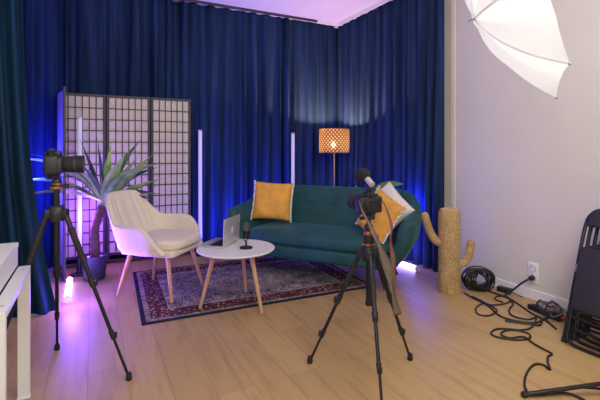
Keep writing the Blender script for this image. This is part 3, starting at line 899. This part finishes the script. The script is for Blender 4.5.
# ------------------------------------------------------------------ wall socket and cables
ws = thing('wall_socket', 'white double wall socket low on the right wall', 'socket', (XR, -2.586, .215))
MB().box((-.006, 0, 0), (.012, .085, .165), bevel=.004, seg=2).build('socket_plate', 'white_trim', ws)
for z in (.038, -.038):
    MB().lathe([(.028, -.0005), (.028, .004), (.022, .004), (.020, -.006), (0, -.006)], (-.0125, 0, z), 28, Matrix.Rotation(-PI / 2, 3, 'Y')).build('socket_well', 'cap_grey', ws)
WS = Vector((XR, -2.586, .215))
pg = thing('power_plug', 'black power plug with cord in the lower half of the wall socket', 'plug', WS + Vector((-.012, 0, -.038)))
MB().cyl((-.001, 0, 0), (-.035, 0, 0), .020, .017, 20).cyl((-.035, 0, 0), (-.05, .006, -.008), .010, .008, 14).build('plug_body', 'black', pg)
def cable(pts, r, label, z=None, mat='cable', n=6, name='cable', group='cables lying on the floor along the right wall'):
    P = spline([p if len(p) == 3 else (p[0], p[1], r + .001) for p in pts], n)
    for p in P: p.z = max(p.z, r + .0005)
    return tag(MB().tube(P, r, 8).build(name, mat), label, 'cable', group)
MB().tube(spline([(-.05, .006, -.008), (-.075, .05, -.05), (-.10, .10, -.11), (-.13, .14, -.155), (-.15, .155, -.168)], 6), .0075, 8).build('cord', 'cable', pg)

K = 410.0
def fp(px, py, z=0):      # floor point of a measured bearing and depth
    Y = (1.2 - z) * K / (py - 150); X = (px - 300) / K * Y
    return (min(-3.02 + X * .892 + Y * .4525, XR - .03), -4.67 - X * .4525 + Y * .892)
def fpts(l): return [fp(*p) for p in l]
cable(fpts([(464, 293.5), (467, 295.5), (471, 298), (487, 306), (500, 317), (516, 322), (534, 324), (543, 321), (550, 318)]), .007, 'thick black cable running from the cable coil past the loops to the power strip')
cable(fpts([(476, 288), (490, 292.5), (508, 299), (519, 305.5), (531, 314), (545, 321), (556, 330)]), .007, 'black cable running straight along the baseboard below the wall socket')
cable(fpts([(472, 297), (484, 303), (497, 311), (489, 316.5), (478, 315), (476, 309), (483, 304.5), (495, 306), (509, 303), (508, 298), (498, 297), (495, 300), (503, 303)]) , .006, 'black cable lying in a wide loop below the cable coil')
cable(fpts([(509, 299), (513, 305), (509, 311), (513, 317), (528, 320.5), (537, 318), (541, 320), (540, 326), (528, 325), (505, 322)]), .0065, 'black cable curving across floor in front of the power adapter')
cable(fpts([(537, 318), (532, 328), (522, 331), (508, 330), (497, 330), (491, 334), (497, 338), (515, 341), (529, 339.5), (529, 335), (517, 331.5), (506, 331.5), (501, 335.5), (510, 339), (524, 338), (534, 345), (543, 350), (552, 355), (548, 358), (548, 364), (550, 371), (543, 366), (534, 366), (527, 374), (524.5, 385), (528, 394), (537, 396), (560, 394), (572, 396), (585, 402)]), .006, 'long black cable looping forward across the bare floor to the light stand')
# messy coil of cable heaped against the wall
def messy_coil(c, rad, turns, r, seed):
    rnd = random.Random(seed); raw = []
    for t in range(turns):
        rr = rad * rnd.uniform(.72, 1.08); off = Vector((rnd.uniform(-.035, .035), rnd.uniform(-.035, .035), rnd.uniform(-.015, .015)))
        yaw = rnd.uniform(-.75, .75) + .85; tilt = rnd.uniform(-.35, .35)
        u = Vector((math.sin(yaw), -math.cos(yaw), 0)); v = Vector((math.sin(tilt) * math.cos(yaw), math.sin(tilt) * math.sin(yaw), math.cos(tilt)))
        for k in range(9):
            a = 2 * PI * k / 9
            raw.append(Vector(c) + off + u * rr * 1.1 * math.cos(a) + v * rr * .85 * math.sin(a))
    pts = spline(raw, 5)
    for p in pts: p.z = max(p.z, r + .001); p.x = min(p.x, XR - .02)
    return pts
co = tag(MB().tube(messy_coil((-.06, -2.235, .095), .105, 17, .006, 4), .006, 6).build('cable_coil', 'cable'), 'coiled bundle of black cable standing by the wall right of cactus', 'cable coil')
tangle = [fp(534, 312), fp(540, 308), fp(548, 309), fp(555, 313), fp(552, 319), fp(543, 317), fp(538, 311), fp(546, 306), fp(556, 309), fp(562, 316), fp(557, 323), fp(548, 321), fp(545, 313), fp(552, 308), fp(560, 312), fp(566, 322)]
rnd = random.Random(8)
cable([(x, y, .012 + .05 * rnd.random()) for x, y in tangle], .005, 'tangled black cable heaped over the power strip beside folding chairs')
cable([(x + .02, y - .02, .010 + .06 * rnd.random()) for x, y in tangle[::-1][2:]], .0035, 'thin grey cable heaped over the power strip beside folding chairs', mat='grey_cable')
ps = thing('power_strip', 'black power strip on floor under the cable tangle', 'power strip', (*fp(545, 315), 0), R(-98))
MB().box((0, 0, .02), (.26, .052, .038), bevel=.007).build('strip_housing', 'black', ps)
for k in range(3):
    MB().lathe([(.019, 0), (.019, .004), (.016, -.002), (0, -.002)], (-.08 + k * .07, 0, .039), 18).build('outlet', 'matte_black', ps)
MB().box((.10, 0, .046), (.05, .044, .03), bevel=.005).build('plugged_adapter', 'black', ps)
MB().cyl((.128, .0, .03), (.150, .01, .03), .009, .007, 12).build('red_connector', 'red_plug', ps)['label'] = 'red connector'
ad = thing('power_adapter', 'small black power adapter lying against the baseboard below wall socket', 'power adapter', (XR - .058, -2.366, 0), R(-80))
MB().box((0, 0, .022), (.11, .055, .042), bevel=.007).build('adapter_case', 'black', ad)
MB().tube(spline([(.055, 0, .02), (.075, .004, .018), (.11, .01, .005), (.15, .0, .004)], 5), .003, 6).build('adapter_cord', 'cable', ad)

# ------------------------------------------------------------------ folding chairs leaning on the right wall
def folding_chair(name, label, loc, rz, lean):
    """folded flat; local: x = width, z up (then leaned about x), -y = room side"""
    t = thing(name, label, 'folding chair', loc, rz, 'folding chairs leaning on the right wall')
    t.rotation_euler = (lean, 0, rz)
    W = .215; r = .011
    fr = spline([(-W, .012, .012), (-W, .012, .45), (-W + .004, .012, .74), (-W + .03, .012, .83), (-W + .09, .012, .865), (0, .012, .872), (W - .09, .012, .865), (W - .03, .012, .83), (W - .004, .012, .74), (W, .012, .45), (W, .012, .012)], 6)
    f = MB(); f.tube(fr, r, 10); f.cyl((-W, .012, .10), (W, .012, .10), .008, seg=10)
    f.cyl((-W, .012, .60), (W, .012, .60), .006, seg=8)
    f.build('front_frame', 'black_metal', t)
    W2 = .188
    rl = MB(); rl.tube(spline([(-W2, -.012, .48), (-W2, -.012, .06), (-W2 + .02, -.012, .025), (-W2 + .06, -.012, .012), (0, -.012, .012), (W2 - .06, -.012, .012), (W2 - .02, -.012, .025), (W2, -.012, .06), (W2, -.012, .48)], 5), .010, 10)
    rl.cyl((-W2, -.012, .17), (W2, -.012, .17), .007, seg=8)
    rl.build('rear_leg_frame', 'black_metal', t)
    b = MB(); rows = []
    for j in range(9):
        z = .745 + .128 * j / 8
        hw = (W - .018) if z < .80 else (W - .018) - .09 * ((z - .80) / .073) ** 2.2
        rows.append([(hw * u, .012 - .006 - .010 * (1 - u * u) , z) for u in (-1, -.9, -.6, -.3, 0, .3, .6, .9, 1)])
    b.grid(rows); b.build('backrest', 'pad', t, solid=.018, angle=180)
    sp = MB().box((0, -.033, .415), (.36, .026, .39), bevel=.0125, seg=3)
    so_ = sp.build('seat', 'pad', t)
    hw, hz = .180, .195; cr = .06; ring = []
    for cx, cz, a0 in ((hw - cr, hz - cr, 0), (-hw + cr, hz - cr, 90), (-hw + cr, -hz + cr, 180), (hw - cr, -hz + cr, 270)):
        for k in range(7): a = R(a0 + 15 * k); ring.append((cx + cr * math.cos(a), -.034, .415 + cz + cr * math.sin(a)))
    MB().tube(ring, .011, 8, True).build('seat_rim', 'black_metal', so_)
    for s in (-1, 1): MB().box((s * .203, -.004, .47), (.012, .03, .05), bevel=.003).cyl((s * .215, -.01, .47), (s * .19, -.01, .47), .008, seg=10).build('hinge', 'chrome', t)
    for s in (-1, 1): MB().cyl((s * W, .012, .004), (s * W, .012, .035), .0145, .0135, 12).build('foot_cap', 'matte_black', t)
    return t
# local -y must face the room (-x): rotate by -90 deg
LN = R(-18)
fc0 = folding_chair('folding_chair', 'black folding chair nearest the viewer, outermost of the leaning stack', (-.405, -3.345, 0), R(-90), LN)
names = ['black folding chair second from the outside in the leaning stack', 'black folding chair third from the outside in the leaning stack',
         'black folding chair closest to the white wall in the leaning stack']
for k in range(3):
    c = dup(fc0, (-.405 + .072 * (k + 1), -3.345 - .004 * k, 0), R(-90), names[k])
    c.rotation_euler = (LN, 0, R(-90))

# ------------------------------------------------------------------ photographic umbrella and stand
def cw(X, Y, Z): return Vector((-3.02 + X * .892 + Y * .4525, -4.67 - X * .4525 + Y * .892, Z))
def cd(X, Y, Z): return Vector((X * .892 + Y * .4525, -X * .4525 + Y * .892, Z))
UC = cw(.978, 1.90, 1.895)             # centre of the rim
UA = cd(-.853, .30, -.395).normalized()   # the dome points towards the set, the opening towards the flash
E1 = cd(.42, 0, -.907); E1 = (E1 - UA * E1.dot(UA)).normalized(); E2 = UA.cross(E1)
um = thing('photo_umbrella', 'white translucent photo umbrella lit from inside at the upper right', 'umbrella', UC)
um.rotation_mode = 'QUATERNION'; um.rotation_quaternion = Matrix((E1, E2, UA)).transposed().to_quaternion()
UR, UD, NR = .50, .17, 8
ROT0 = 0
def dome(r, a):
    f = r / UR
    k = (a - ROT0) / (2 * PI / NR); fr = abs(k - round(k)) * 2      # 0 on rib, 1 mid panel
    rr = r * (1 - .125 * (1 - (1 - fr) ** 2) * f ** 2)
    z = UD * (1 - f ** 2.2) - .045 * fr ** 1.5 * f * (1.2 - f)
    return Vector((rr * math.cos(a), rr * math.sin(a), z))
mb = MB(); rows = []
for j in range(19):
    rows.append([dome(max(.004, UR * j / 18), 2 * PI * i / 96) for i in range(96)])
mb.grid(rows, True); mb.build('canopy', 'umbrella', um, angle=180)
for k in range(NR):
    a = ROT0 + 2 * PI * k / NR
    MB().tube([dome(max(.01, UR * j / 14), a) * .992 - Vector((0, 0, .004)) for j in range(15)], .0028, 6).ball(dome(UR, a), .006, 8, 6).build('rib', 'rib', um)
MB().cyl((0, 0, UD + .03), (0, 0, -.612), .0045, seg=10).build('shaft', 'rib', um)
# light stand with flash head, standing just beyond the right edge
LS = cw(1.68, 2.00, 0)
ls = thing('light_stand', 'black light stand whose splayed base leg shows at lower right', 'light stand', (LS.x, LS.y, 0))
tipA = cw(1.09, 1.99, .014) - LS; tipA.z = .014
hub = Vector((0, 0, .085))
angA = math.atan2(tipA.y, tipA.x); lenA = math.hypot(tipA.x, tipA.y)
for k in range(3):
    a = angA + k * 2 * PI / 3
    L_ = lenA if k == 0 else (.30, .15)[k - 1]
    tip = Vector((math.cos(a) * L_, math.sin(a) * L_, .014))
    leg = MB().tube([hub + Vector((math.cos(a) * .03, math.sin(a) * .03, 0)), tip], .0125, 10, flat=(1, .7)).build('leg', 'black_metal', ls)
    MB().ball(tip, (.018, .018, .014), 10, 8).build('rubber_foot', 'matte_black', leg)
    MB().cyl((0, 0, .02), hub.lerp(tip, .55), .006, seg=8).build('brace', 'black_metal', leg)
FP = UC - UA * .60 - LS               # flash head position, seen from the stand
MB().cyl((0, 0, .03), (0, 0, 1.2), .016, seg=14).cyl((0, 0, 1.2), (0, 0, FP.z - .10), .012, seg=14).build('pole', 'black_metal', ls)
MB().cyl((0, 0, FP.z - .11), FP - UA * .12 + Vector((0, 0, -.07)), .010, seg=12).build('boom_arm', 'black_metal', ls)
MB().cyl(FP - UA * .05, FP - UA * .32, .062, .062, 28).cyl(FP - UA * .05, FP - UA * .02, .062, .085, 28, caps=False).build('flash_head', 'black', ls)
MB().lathe([(0, .05), (.03, .05), (.03, .12), (0, .12)], seg=16).build('collar', 'black', ls)
MB().lathe([(0, 1.16), (.024, 1.16), (.024, 1.23), (0, 1.23)], seg=16).build('collar', 'black', ls)

# ------------------------------------------------------------------ desk at the left edge
dk = thing('desk', 'white desk with square metal side frame at the left edge', 'desk', (-3.34, -2.26, 0))
MB().box((-.62, -.36, .738), (1.24, .72, .024), bevel=.002, seg=1).build('desktop', 'desk', dk, smooth=False)
MB().box((-.62, -.36, .683), (1.235, .715, .088), bevel=.002, seg=1).build('apron', 'desk', dk, smooth=False)
for x in (.026, -1.2):
    f = MB()
    f.box((x, -.345, .62), (.05, .66, .03), bevel=.002, seg=1)
    for y in (-.03, -.66): f.box((x, y, .3025), (.05, .03, .605), bevel=.002, seg=1)
    f.build('side_frame', 'desk_metal', dk, smooth=False)
for y in (-.09, -.60): MB().cyl((.03, y, .634), (.03, y, .6365), .006, seg=12).build('screw_head', 'chrome', dk)
for x in (.026, -1.2):
    for y in (-.03, -.66): MB().box((x, y, .004), (.056, .042, .008), bevel=.002, seg=1).build('foot_pad', 'desk_metal', dk)
dd = thing('black_remote', 'small black device lying on the white desk at left edge', 'device', (-3.46, -2.335, .751), R(15))
MB().box((0, 0, .011), (.09, .045, .021), bevel=.005).build('device_case', 'black', dd)
MB().box((.02, 0, .0222), (.02, .02, .002), bevel=.0005, seg=1).build('device_button', 'pad', dd)

# ------------------------------------------------------------------ lights
def light(kind, name, loc, energy, col, size=.1, look=None, sy=None, spread=None):
    d = bpy.data.lights.new(name, kind); d.energy = energy; d.color = col
    o = bpy.data.objects.new(name, d); COL.objects.link(o); o.location = loc
    if kind == 'AREA':
        d.size = size
        if sy: d.shape = 'RECTANGLE'; d.size_y = sy
        if spread: d.spread = spread
    else: d.shadow_soft_size = size
    if look is not None:
        o.rotation_euler = (Vector(look) - Vector(loc)).to_track_quat('-Z', 'Y').to_euler()
    return o
light('AREA', 'overhead_fill', (-1.5, -4.2, 2.85), 84, (1, .95, .87), 1.8, (-2.4, -2.4, 0), 1.2)  # added soft fill for overall brightness, not a lamp of the room
light('AREA', 'room_fill', (-4.0, -5.8, 2.0), 40, (1, .96, .91), 1.8, (-1.4, -1, .9), 1.4)
fd = light('SPOT', 'umbrella_flash', UC - UA * .60, 9, (1, .98, .95), .05, UC + UA * .2)
fd.data.spot_size = R(82); fd.data.spot_blend = .3
light('POINT', 'lamp_bulb_light', (-.30, -.26, 1.36), 3.2, (1, .66, .36), .03)
lu = light('SPOT', 'lamp_upward_light', (-.30, -.26, 1.415), 62, (1, .60, .38), .03, (-.30, -.26, 3))
lu.data.spot_size = R(158); lu.data.spot_blend = .3
light('AREA', 'ceiling_uplight_fill', (-2.2, -4.9, 1.95), 26, (1, .96, .92), 1.2, (-1.8, -3.2, 2.9), 1.2)  # added uplight that brightens the ceiling; no lamp stands here
light('POINT', 'left_tube_violet', (-3.16, -1.10, .12), 9, (.21, .10, 1.0), .06)
light('AREA', 'left_tube_light', (-3.19, -.70, .07), 6, (.17, .08, 1.0), .04, (-3.2, -.70, 2), .55)
light('AREA', 'left_tube_side', (-3.165, -1.00, .10), 9, (.30, .12, 1.0), .05, (-2.62, -1.2, .50), .5, R(75))
light('POINT', 'screen_violet_fill', (-3.08, -.36, .55), 34, (.27, .08, 1.0), .12)  # additional violet light put before the screen to tint its paper
light('POINT', 'left_curtain_blue_fill', (-3.55, -.25, .95), 60, (.03, .03, 1.0), .12)  # extra blue light added in mid-air for the left corner curtain, apart from the tube
light('AREA', 'right_tube_light', (-.17, -1.2, .07), 10, (.26, .08, 1.0), .04, (-.17, -1.2, 2), .75)
light('POINT', 'right_curtain_blue_fill', (-.06, -1.42, .62), 20, (.03, .03, 1.0), .1)  # added above the lying tube to deepen the blue on the right curtain
light('AREA', 'sofa_back_blue', (-1.35, -.06, .08), 45, (.06, .06, 1.0), .9, (-1.4, .12, 1.5), .05)

w = bpy.data.worlds.new('room_ambient'); SC.world = w; w.use_nodes = True
w.node_tree.nodes['Background'].inputs[0].default_value = (.8, .8, .9, 1)
w.node_tree.nodes['Background'].inputs[1].default_value = .05

# ------------------------------------------------------------------ camera
cam = bpy.data.cameras.new('scene_camera'); co_ = bpy.data.objects.new('scene_camera', cam); COL.objects.link(co_)
cam.sensor_width = 36; cam.lens = 36 * 410 / 600; cam.shift_y = -50 / 600
cam.clip_start = .05
co_.location = (-3.02, -4.67, 1.2)
co_.rotation_euler = (PI / 2, 0, -math.atan2(.4525, .892))
SC.camera = co_
SC.view_settings.view_transform = 'Standard'
SC.view_settings.look = 'None'
SC.view_settings.exposure = .0
SC.cycles.use_denoising = True
SC.cycles.max_bounces = 8
SC.cycles.sample_clamp_indirect = 4
